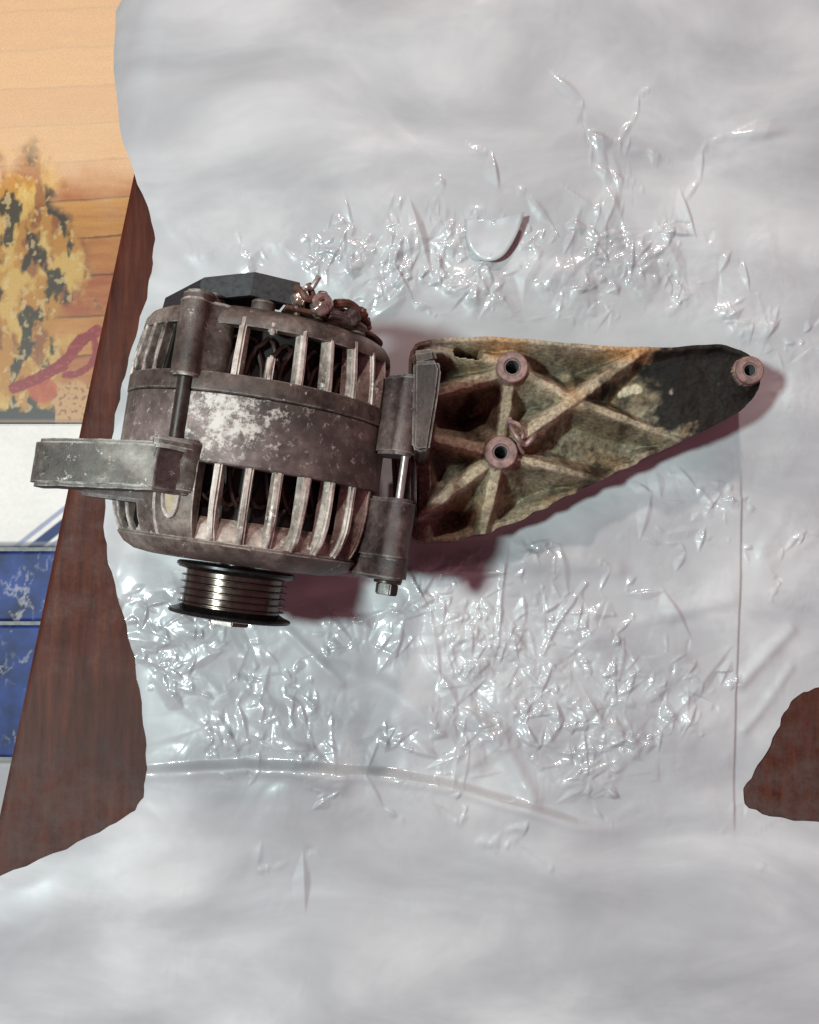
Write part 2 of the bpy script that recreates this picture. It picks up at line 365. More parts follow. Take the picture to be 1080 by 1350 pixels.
# ------------------------------------------------------------------ plastic sheet
SH = [(125, -80), (136, 60), (158, 180), (188, 255), (205, 300), (203, 345), (196, 385), (180, 440), (166, 490), (157, 530), (148, 575), (141, 630), (138, 690), (143, 735),
      (158, 790), (174, 846), (184, 900), (193, 965), (196, 1010), (193, 1046), (180, 1068), (140, 1092), (80, 1122), (10, 1150), (-70, 1185), (-70, 1440), (400, 1440), (1180, 1440),
      (1180, 1085), (1120, 1085), (1050, 1082), (995, 1071), (974, 1052), (990, 1020), (1012, 985), (1028, 950), (1042, 922), (1066, 908), (1120, 900), (1180, 895), (1180, 200), (1170, -80)]
def build_sheet():
    poly = smooth_poly([tuple(P(*p).xy) for p in SH], 2)
    rs = np.random.RandomState(4)
    poly = [(x + 0.0006 * math.sin(i * 1.7), y + 0.0006 * math.cos(i * 2.3)) for i, (x, y) in enumerate(poly)]
    st = 0.00064
    xs = [p[0] for p in poly]; ys = [p[1] for p in poly]
    gx = np.arange(max(min(xs), -0.272), min(max(xs), 0.272), st); gy = np.concatenate([np.arange(max(min(ys), -0.325), -0.142, .0017), np.arange(-0.142, 0.2, st), np.arange(0.2, min(max(ys), .372), .0017)])
    X, Y = np.meshgrid(gx, gy, indexing='ij')
    ins = inside(poly, X, Y)
    cell = ins[:-1, :-1] | ins[1:, :-1] | ins[1:, 1:] | ins[:-1, 1:]
    use = np.zeros_like(ins); use[:-1, :-1] |= cell; use[1:, :-1] |= cell; use[1:, 1:] |= cell; use[:-1, 1:] |= cell
    out = use & ~ins
    d, bx, by = polydist(poly, X[out], Y[out]); X[out] = bx; Y[out] = by
    # photo pixel of every sheet point, only to place folds where they lie
    s = FPX / CAM_H
    c, si = math.cos(PITCH), math.sin(PITCH)
    yc = Y * c - CAM_H * si; zc = Y * si + CAM_H * c     # camera space
    px = 540 + X / zc * FPX; py = 675 - yc / zc * FPX
    def blob(cx, cy, rx, ry, rot=0):
        a = math.radians(rot); dx = px - cx; dy = py - cy
        u = (dx * math.cos(a) + dy * math.sin(a)) / rx; v = (-dx * math.sin(a) + dy * math.cos(a)) / ry
        return np.exp(-(u * u + v * v))
    m = np.zeros_like(X)
    for b in ((500, 322, 95, 20, 0, .9), (610, 312, 70, 20, 0, .8), (560, 375, 110, 26, 10, 1.), (700, 360, 50, 45, 0, 1.), (760, 380, 45, 50, 0, .7), (640, 400, 100, 22, 10, .8), (830, 370, 40, 70, 30, .75),
              (890, 400, 30, 60, 35, .7), (980, 440, 60, 35, 20, .8), (1020, 490, 25, 60, -30, .6), (1030, 320, 25, 25, 0, .6), (380, 340, 22, 30, 0, .5),
              (560, 800, 90, 40, 20, 1.), (640, 860, 130, 55, 20, 1.1), (760, 880, 120, 60, 0, .75), (680, 960, 70, 60, 30, 1.15), (800, 960, 70, 70, 60, 1.0), (880, 920, 50, 70, 0, .65), (480, 780, 70, 30, 10, .9),
              (300, 870, 70, 25, 25, .75), (330, 915, 70, 24, 15, .95), (280, 970, 70, 25, 0, .9), (370, 975, 80, 22, 5, .9), (215, 890, 25, 40, 0, .7), (440, 1022, 90, 14, 12, .7),
              (740, 1010, 70, 40, 0, .9), (540, 980, 60, 30, 10, .5), (860, 610, 80, 20, 10, .5), (970, 650, 40, 25, 0, .6), (640, 730, 70, 20, 0, .5), (1000, 950, 20, 60, 40, .4), (1000, 740, 18, 70, 0, .35)):
        m = np.maximum(m, b[5] * blob(*b[:5]))
    wx = X + 0.006 * perlin(X * 45, Y * 45, 60); wy = Y + 0.006 * perlin(X * 45 + 9, Y * 45, 61)
    r1 = np.abs(perlin(wx * 62, wy * 62, 1)); r2 = np.abs(perlin(wx * 125 + 3, wy * 105, 2)); r3 = np.abs(perlin(wx * 250, wy * 230 + 7, 3))
    patch = sstep(-.35, .25, perlin(X * 38 + 4, Y * 38, 9))
    cr = (2.3 * r1 + 1.5 * r2 + 0.62 * r3) * 1e-3
    z = m * (0.35 + .75 * patch) * cr * 0.22
    from mathutils.geometry import delaunay_2d_cdt
    def facets(n, amp, seed, dens):
        rr = np.random.RandomState(seed); x0, x1, y0, y1 = X.min(), X.max(), Y.min(), Y.max(); pts = []
        ii = rr.randint(0, X.shape[0], n * 4); jj = rr.randint(0, X.shape[1], n * 4)
        keep = rr.rand(n * 4) < dens[ii, jj]; ii, jj = ii[keep][:n], jj[keep][:n]
        pts = [(gx[i] + rr.uniform(-st, st) * .5, gy[j] + rr.uniform(-st, st) * .5) for i, j in zip(ii, jj)] + [(x0 - .01, y0 - .01), (x1 + .01, y0 - .01), (x1 + .01, y1 + .01), (x0 - .01, y1 + .01)]
        vo, _, fa, _, _, _ = delaunay_2d_cdt([Vector(p) for p in pts], [], [], 0, 1e-6)
        hv = rr.uniform(0, 1, len(vo)); H = np.zeros_like(X)
        for t in fa:
            a, b, c = (vo[k] for k in t); ha, hb, hc = (hv[k] for k in t)
            i0 = max(int((min(a.x, b.x, c.x) - gx[0]) / st), 0); i1 = min(int((max(a.x, b.x, c.x) - gx[0]) / st) + 2, len(gx))
            j0 = max(np.searchsorted(gy, min(a.y, b.y, c.y)) - 1, 0); j1 = min(np.searchsorted(gy, max(a.y, b.y, c.y)) + 1, len(gy))
            if i1 <= i0 or j1 <= j0: continue
            D = (b.y - c.y) * (a.x - c.x) + (c.x - b.x) * (a.y - c.y)
            if abs(D) < 1e-12: continue
            xx = gx[i0:i1, None]; yy = gy[None, j0:j1]
            l0 = ((b.y - c.y) * (xx - c.x) + (c.x - b.x) * (yy - c.y)) / D; l1 = ((c.y - a.y) * (xx - c.x) + (a.x - c.x) * (yy - c.y)) / D; l2 = 1 - l0 - l1
            m_ = (l0 >= -1e-6) & (l1 >= -1e-6) & (l2 >= -1e-6)
            S_ = H[i0:i1, j0:j1]; S_[m_] = (l0 * ha + l1 * hb + l2 * hc)[m_]
        K = H.copy(); K[1:-1, 1:-1] = (8 * H[1:-1, 1:-1] + H[:-2, 1:-1] + H[2:, 1:-1] + H[1:-1, :-2] + H[1:-1, 2:]) / 12
        return K * amp
    dn = np.clip(m * (0.25 + .75 * patch), 0.02, 1)
    z += (.25 + .75 * m) * facets(800, .0024, 5, np.clip(m, .08, 1)) + m * (.25 + .75 * patch) * facets(2300, .0023, 6, dn)
    # sharp little creases in bundles: thin film folds into narrow flat-sided ridges
    rr = np.random.RandomState(12); dens = np.clip(m, 0, 1.2) * (.35 + .65 * patch); nb = 0
    wmask = np.clip(dens + .010, 0, 1.1)
    while nb < 215:
        i = rr.randint(0, X.shape[0]); j = rr.randint(0, X.shape[1])
        if rr.rand() > wmask[i, j]: continue
        nb += 1; th0 = rr.uniform(0, np.pi); cx, cy = gx[i], gy[j]; spread = rr.uniform(.004, .014)
        for k in range(rr.randint(3, 13)):
            th = (th0 + rr.normal(0, .55)) if rr.rand() < .35 else ((math.pi / 2 + rr.normal(0, .6)) if rr.rand() < .6 else math.pi + rr.normal(0, .6)); L = .0048 * math.exp(rr.normal(0, .6)); w = min(.0024 * math.exp(rr.normal(.1, .6)), L * 1.2, .008); w = max(w, L * .38); sl = rr.uniform(.12, .34) * (1 if rr.rand() < .8 else -.7)
            
            if k == 0 or rr.rand() < .3: qx, qy = cx + rr.normal(0, spread), cy + rr.normal(0, spread)
            px_, py_ = qx + math.cos(th) * L * .8, qy + math.sin(th) * L * .8; qx, qy = qx + math.cos(th) * L * 1.6, qy + math.sin(th) * L * 1.6; R_ = L + w
            i0, i1 = np.searchsorted(gx, px_ - R_), np.searchsorted(gx, px_ + R_); j0, j1 = np.searchsorted(gy, py_ - R_), np.searchsorted(gy, py_ + R_)
            if i1 - i0 < 2 or j1 - j0 < 2: continue
            dx = gx[i0:i1, None] - px_; dy = gy[None, j0:j1] - py_; u = dx * math.cos(th) + dy * math.sin(th); v = -dx * math.sin(th) + dy * math.cos(th)
            asym = rr.uniform(.12, .7); vv = np.where(v > 0, v / w, -v / (w * asym)); wt = np.clip(1.25 * (1 - np.abs(u + v * rr.uniform(-.6, .6)) / L), 0, 1)
            z[i0:i1, j0:j1] += sl * w * np.clip(wt - vv, 0, 1)
    # light crinkle everywhere on the sheet, quieter in the far margins
    quiet = sstep(-60, 40, py - 290) * (1 - sstep(-20, 70, py - 1050))
    z += (0.05 + 0.10 * quiet) * patch * cr * 0.8 + (.08 + .30 * quiet) * facets(520, .0024, 77, np.full(X.shape, .5)) * patch
    # long soft folds
    z += 0.0020 * (perlin(X * 9 + 2, Y * 12, 14) + .5) + 0.0009 * perlin(X * 22, Y * 30, 15)
    def fold(line, w, h, sharp=1.0):
        ln = smooth_poly([tuple(P(*p).xy) for p in line], 2, False)
        dd, _, _ = polydist(ln, X, Y, False); return h * np.exp(-(dd / w) ** 2)
    z += fold([(560, 740), (650, 738), (740, 742), (810, 750)], 0.006, 0.0024)
    z += fold([(380, 830), (420, 870), (450, 900)], 0.003, 0.0014)
    z += fold([(715, 860), (735, 815), (770, 770)], 0.0014, 0.0012)
    z += fold([(780, 840), (860, 812), (960, 790)], 0.005, 0.0015)
    z += fold([(672, 690), (660, 770), (655, 850)], 0.0012, 0.0010)
    z += fold([(430, 880), (520, 905), (580, 960), (620, 1000)], 0.007, 0.0025)
    z += fold([(620, 940), (670, 990), (700, 1050)], 0.005, 0.0026)
    z += fold([(975, 900), (1010, 860), (1040, 830)], 0.004, 0.002)
    z += fold([(980, 960), (1000, 940), (1040, 880)], 0.003, 0.0016)
    # upper layer ends along a straight welded edge on the right; another layer is folded up along the near side
    e = (px - (973 + 3 * np.sin(py / 90) - (py - 640) * .008))
    lay = (1 - sstep(-3.0, 1.5, e)) * sstep(600, 690, py) * (1 - sstep(1060, 1110, py))
    z += 0.0022 * lay
    ln = [(150, 1012), (250, 1004), (330, 999), (420, 1003), (520, 1012), (600, 1027), (680, 1050), (760, 1075), (860, 1090)]
    yl = np.interp(px, [p[0] for p in ln], [p[1] for p in ln]); q = py - yl + 2 * perlin(X * 30, Y * 3, 44)
    fade = sstep(120, 200, px) * (1 - sstep(690, 860, px))
    z += fade * (0.0052 * sstep(-3, 9, q) * (1 - .75 * sstep(20, 170, q)) + 0.0012 * np.exp(-((q - 12) / 7) ** 2))
    # pressed flat where the parts stand
    foot = np.zeros_like(X)
    for pol in ([(150, 440), (260, 380), (400, 395), (545, 470), (560, 700), (480, 770), (380, 790), (220, 740), (145, 690)],
                [(530, 450), (640, 440), (940, 450), (1010, 490), (960, 560), (760, 650), (640, 710), (540, 715)]):
        pw = [tuple(P(*p, .0).xy) for p in pol]
        i2 = inside(pw, X, Y); d2, _, _ = polydist(pw, X, Y); foot = np.maximum(foot, np.where(i2, 1, 1 - sstep(0, 0.022, d2)))
    z = np.maximum(z, 0) ; z = z * (1 - foot) + 0.0002 * foot * (1 + np.clip(perlin(X * 60, Y * 60, 8), -1, 1))
    z += 0.0007
    z += .0048 * np.clip(perlin(X * 24 + 3, Y * 24, 71), 0, 1) * (1 - sstep(0, .012, polydist(poly, X, Y)[0]))
    # edge lies down onto the table, and hangs where it passes the table edge
    de, _, _ = polydist(poly, X, Y); z = z * (0.45 + .55 * sstep(0, .03, de)) + 0.0002
    e1 = P(159, 300); e2 = P(40, 868); nx, ny = tn.x, tn.y
    over = -((X - e1.x) * nx + (Y - e1.y) * ny)
    z -= np.where(over > -0.004, 0.9 * (np.maximum(over + .004, 0)) ** 2 / 0.05, 0)
    idx = -np.ones(X.shape, int); idx[use] = np.arange(use.sum())
    F = np.stack([idx[:-1, :-1], idx[1:, :-1], idx[1:, 1:], idx[:-1, 1:]], -1)[cell]
    V = np.stack([X[use], Y[use], z[use]], -1)
    return V, F
V, F = build_sheet()
sheet = mesh_obj('plastic_sheet', np_mesh('plastic_sheet', V, F), M_FILM, None, 180)
tag(sheet, 'crinkled milky white plastic sheet spread on the wooden table', 'plastic sheet')
# rounded tab of film near the far edge
def tab():
    cx, cy = 645, 300; V = []; F = []; nr, na = 8, 28
    pts = smooth_poly([(612, 292), (614, 322), (624, 342), (642, 351), (660, 346), (674, 328), (686, 300), (688, 288)], 2, False)
    c0 = (650, 296)
    for p in pts:
        for k in range(nr + 1):
            t = k / nr; x = lerp(c0[0], p[0], t); y = lerp(c0[1], p[1], t)
            w = P(x, y); V.append((w.x, w.y, 0.0042 + (x - 612) * 0.00009 + 0.0006 * t ** 2 + 0.0004 * math.sin(x * .16 + y * .05) + .0003 * math.sin(y * .2)))
    n = nr + 1
    for i in range(len(pts) - 1):
        for k in range(nr): F.append((i * n + k, i * n + k + 1, (i + 1) * n + k + 1, (i + 1) * n + k))
    o = mesh_obj('tab', np_mesh('tab', V, F), M_FILM, sheet, 180); s_ = o.modifiers.new('film', 'SOLIDIFY'); s_.thickness = 0.0002
tab()

# ------------------------------------------------------------------ alternator
YAW = -math.radians(8.0); AH = 0.0705; Z0 = 0.0013
AX = P(342, 548, AH); 
alt = empty('alternator', (AX.x, AX.y, Z0), YAW, label='dirty grey car alternator with ribbed pulley lying on its side on the plastic sheet', category='alternator')
HH = AH - Z0
def prism(poly, a0, a1, bev=0.0012, seg=2, jit=0.0, cast=1.0):
    """poly in (u, w) mm around the axis, swept along the axis from a0 to a1 mm"""
    bm = bmesh.new()
    v0 = [bm.verts.new((u * MM, a0 * MM, w * MM + HH)) for u, w in poly]
    f = bm.faces.new(v0); r = bmesh.ops.extrude_face_region(bm, geom=[f])
    for v in r['geom']:
        if isinstance(v, bmesh.types.BMVert): v.co.y = a1 * MM
    bm.normal_update()
    if bev: bmesh.ops.bevel(bm, geom=[e for e in bm.edges if e.calc_face_angle(0) > math.radians(38)], offset=bev, segments=seg, affect='EDGES', clamp_overlap=True)
    if cast:
        bmesh.ops.triangulate(bm, faces=[f for f in bm.faces if len(f.verts) > 4])
        bmesh.ops.subdivide_edges(bm, edges=[e for e in bm.edges if e.calc_length() > 0.006], cuts=2, use_grid_fill=True)
        bmesh.ops.subdivide_edges(bm, edges=[e for e in bm.edges if e.calc_length() > 0.0035], cuts=1, use_grid_fill=True)
        bm.normal_update()
        for v in bm.verts:
            v.co += v.normal * (mn.noise(v.co * 130) * 0.00045 + mn.noise(v.co * 420) * 0.00022) * cast
    if jit and not cast:
        for v in bm.verts: v.co += Vector((random.uniform(-1, 1), random.uniform(-1, 1), random.uniform(-1, 1))) * jit * MM
    return bm
def lathe(prof, seg=96, th0=0, th1=360, lump=0.0, bm=None, cu=0, cw=0):
    """closed profile of (r, a) mm swept round the axis"""
    bm = bm or bmesh.new(); full = abs(th1 - th0) >= 359.9; n = seg if full else seg + 1; rings = []
    for i in range(n):
        t = math.radians(th0 + (th1 - th0) * i / seg)
        rings.append([bm.verts.new((((r + (lump * math.sin(7 * t + a) if lump else 0)) * math.sin(t) + cu) * MM, a * MM, ((r) * math.cos(t) + cw) * MM + HH)) for r, a in prof])
    m = len(prof)
    for i in range(seg):
        A = rings[i]; B = rings[(i + 1) % n]
        for k in range(m):
            bm.faces.new((A[k], A[(k + 1) % m], B[(k + 1) % m], B[k]))
    if not full: bm.faces.new(rings[0]); bm.faces.new(rings[-1][::-1])
    return bm
def rod(u, w, r, a0, a1, seg=20, ch=0.6):
    return lathe([(0.01, a0), (r - ch, a0), (r, a0 + ch), (r, a1 - ch), (r - ch, a1), (0.01, a1)], seg, cu=u, cw=w)
def hexp(u, w, r): return [(u + r * math.cos(math.radians(60 * k + 12)), w + r * math.sin(math.radians(60 * k + 12))) for k in range(6)]
def roundpoly(pts, it=2): return smooth_poly(pts, it)
# rear housing: seam band, rim and end plate
rear = lathe([(58, 0.25), (65.7, 0.25), (66.3, 0.8), (66.2, 8.5), (65.6, 9.3), (58, 9.3)], 128)
lathe([(55, 32.5), (62.6, 32.5), (63.1, 33.5), (62.4, 37.5), (60.4, 40.5), (57, 42.3), (50, 43.2), (26, 43.2), (26, 39.5), (50, 39.5), (55, 37)], 128, bm=rear)
obj('rear_housing', rear, M_HOUSE, alt)
obj('stator_ring', lathe([(54, -32), (65.7, -32), (66.3, -31.2), (66.0, -26), (65.9, -14), (65.9, -0.5), (65.2, -0.05), (54, -0.05)], 160), M_STATOR, alt)
front = lathe([(20, -76.5), (45, -76.5), (52, -75.4), (57.2, -72.6), (61, -68.2), (60.2, -66.6), (54, -70.0), (48, -72.0), (20, -72.2)], 128)
obj('front_housing', front, M_HOUSE, alt)
# inner skirt behind the front fins, seen as the brown sloping floor of each slot
obj('inner_skirt', lathe([(53, -72), (58.6, -68), (57, -60), (52.5, -56), (51, -57), (55, -62)], 96), M_FIN, alt)
# insides
obj('rotor', lathe([(8, -64), (40, -64), (44.5, -58), (45, -20), (45, 22), (40, 28), (8, 28)], 48), M_ROTOR, alt)
obj('slot_liner', lathe([(49, -66), (51.5, -66), (51.5, 38.5), (49, 38.5)], 64), M_ROTOR, alt)  # dark liner added inside so the slots read black
obj('rear_blocking_disc', lathe([(8, 31), (46, 31), (46, 33), (8, 33)], 64), M_ROTOR, alt)  # disc added to stop the bright sheet showing through the slots
def winding(a0, a1, seedv):
    bm = bmesh.new(); rnd = random.Random(seedv)
    for k in range(44):
        t = math.radians(k * 360 / 44 + rnd.uniform(-1, 1)); span = math.radians(20); pts = []
        r0 = rnd.uniform(52, 55)
        for j in range(9):
            s = j / 8; tt = t + span * (s - .5); aa = a0 + (a1 - a0) * math.sin(math.pi * s) ** .6 * rnd.uniform(.9, 1.03)
            pts.append(Vector(((r0 + 1.5 * math.sin(s * 6)) * math.sin(tt), aa, (r0 + 1.5 * math.sin(s * 6)) * math.cos(tt))))
        tube(bm, pts, 1.25, 6)
    return bm
def tube(bm, pts, r, seg=8, close=True):
    """pts in (u, a, w) mm"""
    rings = []
    for i, p in enumerate(pts):
        d = (pts[min(i + 1, len(pts) - 1)] - pts[max(i - 1, 0)]).normalized()
        x = d.orthogonal().normalized(); y = d.cross(x)
        if rings:
            # keep rings from twisting
            x = (px_ - d * px_.dot(d)).normalized(); y = d.cross(x)
        px_ = x; rr = r[i] if isinstance(r, (list, tuple)) else r
        rings.append([bm.verts.new(((p + (x * math.cos(2 * math.pi * k / seg) + y * math.sin(2 * math.pi * k / seg)) * rr) * MM + Vector((0, 0, HH)))) for k in range(seg)])
    for A, B in zip(rings, rings[1:]):
        for k in range(seg): bm.faces.new((A[k], A[(k + 1) % seg], B[(k + 1) % seg], B[k]))
    if close: bm.faces.new(rings[0][::-1]); bm.faces.new(rings[-1])
    return bm
for (a0, a1, s_) in ((4, 29, 1), (-29, -50, 2)):
    o = obj('copper_winding', winding(a0, a1, s_), M_COPPER, alt)
# the slots' fins: each one its own part
def fin_mesh(prof, th, seedv, name, m_=None):
    bm = bmesh.new(); rnd = random.Random(seedv)
    A = [bm.verts.new((-th / 2 * MM, a * MM, r * MM)) for r, a in prof]
    f = bm.faces.new(A); r_ = bmesh.ops.extrude_face_region(bm, geom=[f])
    for v in r_['geom']:
        if isinstance(v, bmesh.types.BMVert): v.co.x = th / 2 * MM
    for v in bm.verts:
        v.co.x += rnd.uniform(-.25, .25) * MM; v.co.z += rnd.uniform(-.35, .2) * MM
        if v.co.z > 60 * MM: v.co.x *= .82
    bmesh.ops.bevel(bm, geom=bm.edges[:], offset=0.0010, segments=2, affect='EDGES', clamp_overlap=True)
    bmesh.ops.recalc_face_normals(bm, faces=bm.faces[:])
    me = bpy.data.meshes.new(name); bm.to_mesh(me); bm.free()
    for p in me.polygons: p.use_smooth = True
    me.set_sharp_from_angle(angle=math.radians(80)); me.materials.append(m_ or M_FIN); return me
RF = [(57.5, 8), (66.4, 8), (66.0, 16), (63.8, 31), (62.4, 37.5), (59.5, 40), (54.5, 40)]
FF = [(58, -31), (66.3, -31), (66.5, -44), (65.7, -53), (64.0, -60), (61.2, -66), (57.5, -70.5), (53.5, -73.3), (51, -73.5), (54, -66), (58, -55)]
rfin = [fin_mesh(RF, 4.3, k, 'fin') for k in range(3)]; ffin = [fin_mesh(FF, 4.4, 10 + k, 'fin') for k in range(3)]
def add_fin(me, th):
    o = bpy.data.objects.new('fin', me); o.location = (0, 0, HH); o.rotation_euler = (0, math.radians(th), 0); link(o, alt); return o
k = 0
obj('flank_wall', lathe([(54, 8), (61.2, 8), (58.0, 36), (54, 38)], 24, -128, -40), M_ROTOR, alt)  # near-black lining added so the gaps between flank fins read dark
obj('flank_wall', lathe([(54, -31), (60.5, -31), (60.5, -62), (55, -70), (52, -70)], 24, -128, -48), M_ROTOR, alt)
RS = [(60.6, 8), (66.4, 8), (66.0, 16), (63.8, 31), (62.4, 37.5), (59.5, 40), (56.5, 40), (57.4, 34)]
FS = [(59.5, -31), (66.3, -31), (66.5, -44), (65.7, -53), (64.0, -60), (61.2, -66), (57.5, -70.5), (53.5, -73.3), (53, -71), (59.5, -58)]
rs_ = fin_mesh(RS, 2.6, 50, 'fin', M_HOUSE); fs_ = fin_mesh(FS, 2.6, 51, 'fin', M_HOUSE)
for th in (-43, -52, -63, -75, -88, -100): add_fin(rs_, th)
for th in (-50, -61, -73, -86, -98): add_fin(fs_, th)
for th in [-3, 23, 36, 49, 62, 75] + [90 + 13 * j for j in range(12)]:
    add_fin(rfin[k % 3], th); k += 1
for th in [-4, 8.6, 20.5, 32.5, 45, 58, 71, 84] + [97 + 13 * j for j in range(11)] + [-30]:
    add_fin(ffin[k % 3], th); k += 1
# the snapped fin: a stump below and a stub above
st = fin_mesh([(56, 8), (66.4, 8), (66.6, 15), (65.5, 20.5), (57, 19.5)], 4.2, 91, 'broken_fin'); o = add_fin(st, 10.5); o.name = 'broken_fin'; o['label'] = 'stump of a fin snapped off in the middle'
st = fin_mesh([(56, 32), (61.8, 30), (63.3, 33), (62, 38), (56, 38)], 4.6, 92, 'broken_fin'); o = add_fin(st, 9.5); o.name = 'broken_fin.001'
# bosses, ears and bolts
obj('bolt_boss', prism(roundpoly([(-35, 50), (-33.5, 62), (-30, 67.5), (-25, 69.5), (-21, 68), (-19, 62.5), (-10, 59.5), (-8, 52), (-12, 46), (-32, 44)], 2), 5.5, 41.5, 0.0009), M_HOUSE, alt)
obj('bolt_boss', prism(roundpoly([(-34, 56), (-31, 65), (-25, 68), (-20, 66), (-17, 58), (-22, 52), (-30, 50)], 2), 38, 45.5, 0.0012), M_HOUSE, alt)
obj('through_bolt', rod(-26.0, 61.2, 3.6, -27, 6, 18), M_DARKBOLT, alt)
obj('front_boss', prism(roundpoly([(-37, 48), (-34, 63), (-22, 70), (-14, 67), (-11, 60), (-16, 50)], 1), -33, -23, 0.0012), M_DARKCAST, alt)
ear = roundpoly([(-14, 66), (-29, 73.5), (-34, 73.8), (-60, 68.5), (-82, 63), (-90, 58), (-93, 49), (-90, 40), (-82, 35), (-72, 36), (-62, 30), (-50, 38), (-30, 52), (-14, 60)], 2)
eb = prism(ear, -48, -26, 0.0018, 2, 0.18)
for v in eb.verts: v.co.y += min(0, v.co.x + .030) * .085
obj('mounting_ear', eb, M_EAR, alt)
obj('ear_shaded_web', prism(roundpoly([(-26, 56), (-40, 52), (-62, 49), (-74, 45), (-66, 34), (-56, 24), (-44, 36)], 2), -54, -44, 0.003), M_DARKCAST, alt)  # dark web added to paint in the ear's shaded underside
obj('ear_shaded_slope', prism(roundpoly([(-13, 58), (-15, 65.5), (-29, 75), (-32, 75), (-33, 66), (-30, 58)], 1), -48.4, -25.0, 0.0016), M_DARKCAST, alt)  # separate darker piece paints shade onto the ear's right slope
obj('ear_ridge', prism(roundpoly([(-12, 60), (-15, 67.5), (-28, 76.5), (-33, 76.2), (-34, 66)], 1), -29, -23.5, 0.0012), M_EAR, alt)
# small U-shaped window casting below the ear
obj('window_panel', lathe([(58, -30), (65.9, -30), (66.1, -44), (65.3, -53), (63.6, -60), (60.8, -66), (57, -70.5), (54, -70), (58, -58)], 14, -41, -12), M_HOUSE, alt)
U_ = [(-25.6, -45), (-25.4, -50), (-24.8, -54.5), (-23.4, -57.5), (-22, -58.4), (-20.6, -57.5), (-19.2, -54.5), (-18.6, -50), (-18.4, -45)]
def onr(th, a, r_): t = math.radians(th); return Vector((r_ * math.sin(t), a, r_ * math.cos(t)))
bm = bmesh.new(); top = [bm.verts.new(onr(t, a, 66.3 - .012 * max(0, -a - 48) ** 2) * MM + Vector((0, 0, HH))) for t, a in U_]; bot = [bm.verts.new(onr(t, a, 63) * MM + Vector((0, 0, HH))) for t, a in U_]
bm.faces.new(top)
for k_ in range(len(U_)): bm.faces.new((top[k_], bot[k_], bot[(k_ + 1) % len(U_)], top[(k_ + 1) % len(U_)]))
obj('window_insert', bm, plain('tan_fill', s2l(186, 164, 138), 0.7), alt)  # flush tan patch set into the U opening
obj('window_rim', tube(bmesh.new(), [onr(t, a, 66.1 - .012 * max(0, -a - 48) ** 2) for t, a in U_], 1.15, 8), M_FIN, alt)
rlug = roundpoly([(60, 10), (63, 25), (70, 30), (71, 35), (77, 35.5), (81, 32), (82, 22), (79, 12), (66, 2)], 3)
obj('pivot_lug', prism(rlug, -13, 26, 0.0014, 2, 0.15), M_DARKCAST, alt)
obj('pivot_lug', prism(roundpoly([(58, 8), (62, 20), (70, 27), (73, 35), (81, 36), (85.5, 31), (86, 18), (80, 8), (64, 0)], 3), -64, -34, 0.0016, 2, 0.15), M_DARKCAST, alt)
obj('lug_foot', prism(roundpoly([(54, 4), (64, 16), (72, 30), (84, 31), (87, 20), (80, 4), (60, -8)], 3), -74, -60, 0.0016, 2, 0.15), M_DARKCAST, alt)
bt = obj('pivot_bolt', rod(77.5, 26, 1.9, -74, 0, 18), M_SHAFT, alt)
obj('bolt_head', prism(hexp(77.5, 26, 5.6), -81, -75.2, 0.0006), M_DARKBOLT, bt)
obj('washer', rod(77.5, 26, 6.8, -75.4, -73.9, 24, .3), M_DARKBOLT, bt)
# bottom lug the machine rests on, and a smaller one on the far side
obj('bottom_lug', prism(roundpoly([(-14, -58), (-12, -HH / MM), (12, -HH / MM), (14, -58)], 1), -44, -26, 0.001), M_DARKCAST, alt)
obj('bottom_lug', prism(roundpoly([(-14, -58), (-12, -HH / MM), (12, -HH / MM), (14, -58)], 1), 4, 24, 0.001), M_DARKCAST, alt)
# shaft and pulley
obj('shaft', rod(0, 0, 9, -82, -60, 32), M_BOLT, alt)
pprof = [(6, -79.2), (28.5, -79.2), (29.8, -79.9), (29.8, -80.8), (28.6, -81.6)]
a = -82.2
pp = [(6, -81.2), (26.8, -81.2), (25.0, -82.2)]
for k_ in range(5):
    pp += [(24.6, a - 0.2), (24.6, a - 2.2), (26.9, a - 2.75), (26.9, a - 3.05)]; a -= 3.3
pp += [(24.6, a - .2), (24.6, a - .8), (26.3, -100.9), (6, -100.9)]
pulley = obj('pulley', lathe(pp, 96), M_PULLEY, alt, 25)
obj('back_flange', lathe([(6, -78.2), (28.8, -78.2), (29.9, -79), (29.9, -80.2), (28.5, -81.4), (25, -82), (6, -82)], 96), M_PULLEYRIM, pulley)
obj('front_flange', lathe([(14, -100.0), (24.4, -99.4), (27.5, -101.2), (30.6, -102.2), (31, -103), (30.4, -104), (27, -104.6), (14, -104.4)], 96), M_PULLEYRIM, pulley)
obj('shaft_nut', prism(hexp(0, 0, 11), -108, -100, 0.0006), M_BOLT, pulley)
# rear: black plastic cover over the left half
def shell(angs, r0, r1, ends, dep):
    bm = bmesh.new(); o_ = []; 
    pts = []
    for t in angs:
        s, c = math.sin(math.radians(t)), math.cos(math.radians(t)); pts.append((s, c))
    V = []
    for (s, c), a1 in zip(pts, ends):
        a0 = a1 - dep
        row = [(r0, a0), (r1, a0), (r1, a1 - 1.5), (r1 - 2, a1), (12, 56), (12, 53), (r0, a1 - 2)]
        V.append([bm.verts.new((r * s * MM, a * MM, r * c * MM + HH)) for r, a in row])
    for A, B in zip(V, V[1:]):
        for k in range(7): bm.faces.new((A[k], A[(k + 1) % 7], B[(k + 1) % 7], B[k]))
    bm.faces.new(V[0]); bm.faces.new(V[-1][::-1])
    return bm
obj('rear_cover', shell([-130, -105, -84, -60, -30, -3, 19], 53, 57, [42, 42, 43.5, 49, 55.5, 59.5, 58.2], 11.5), M_BLACKPL, alt, 20)
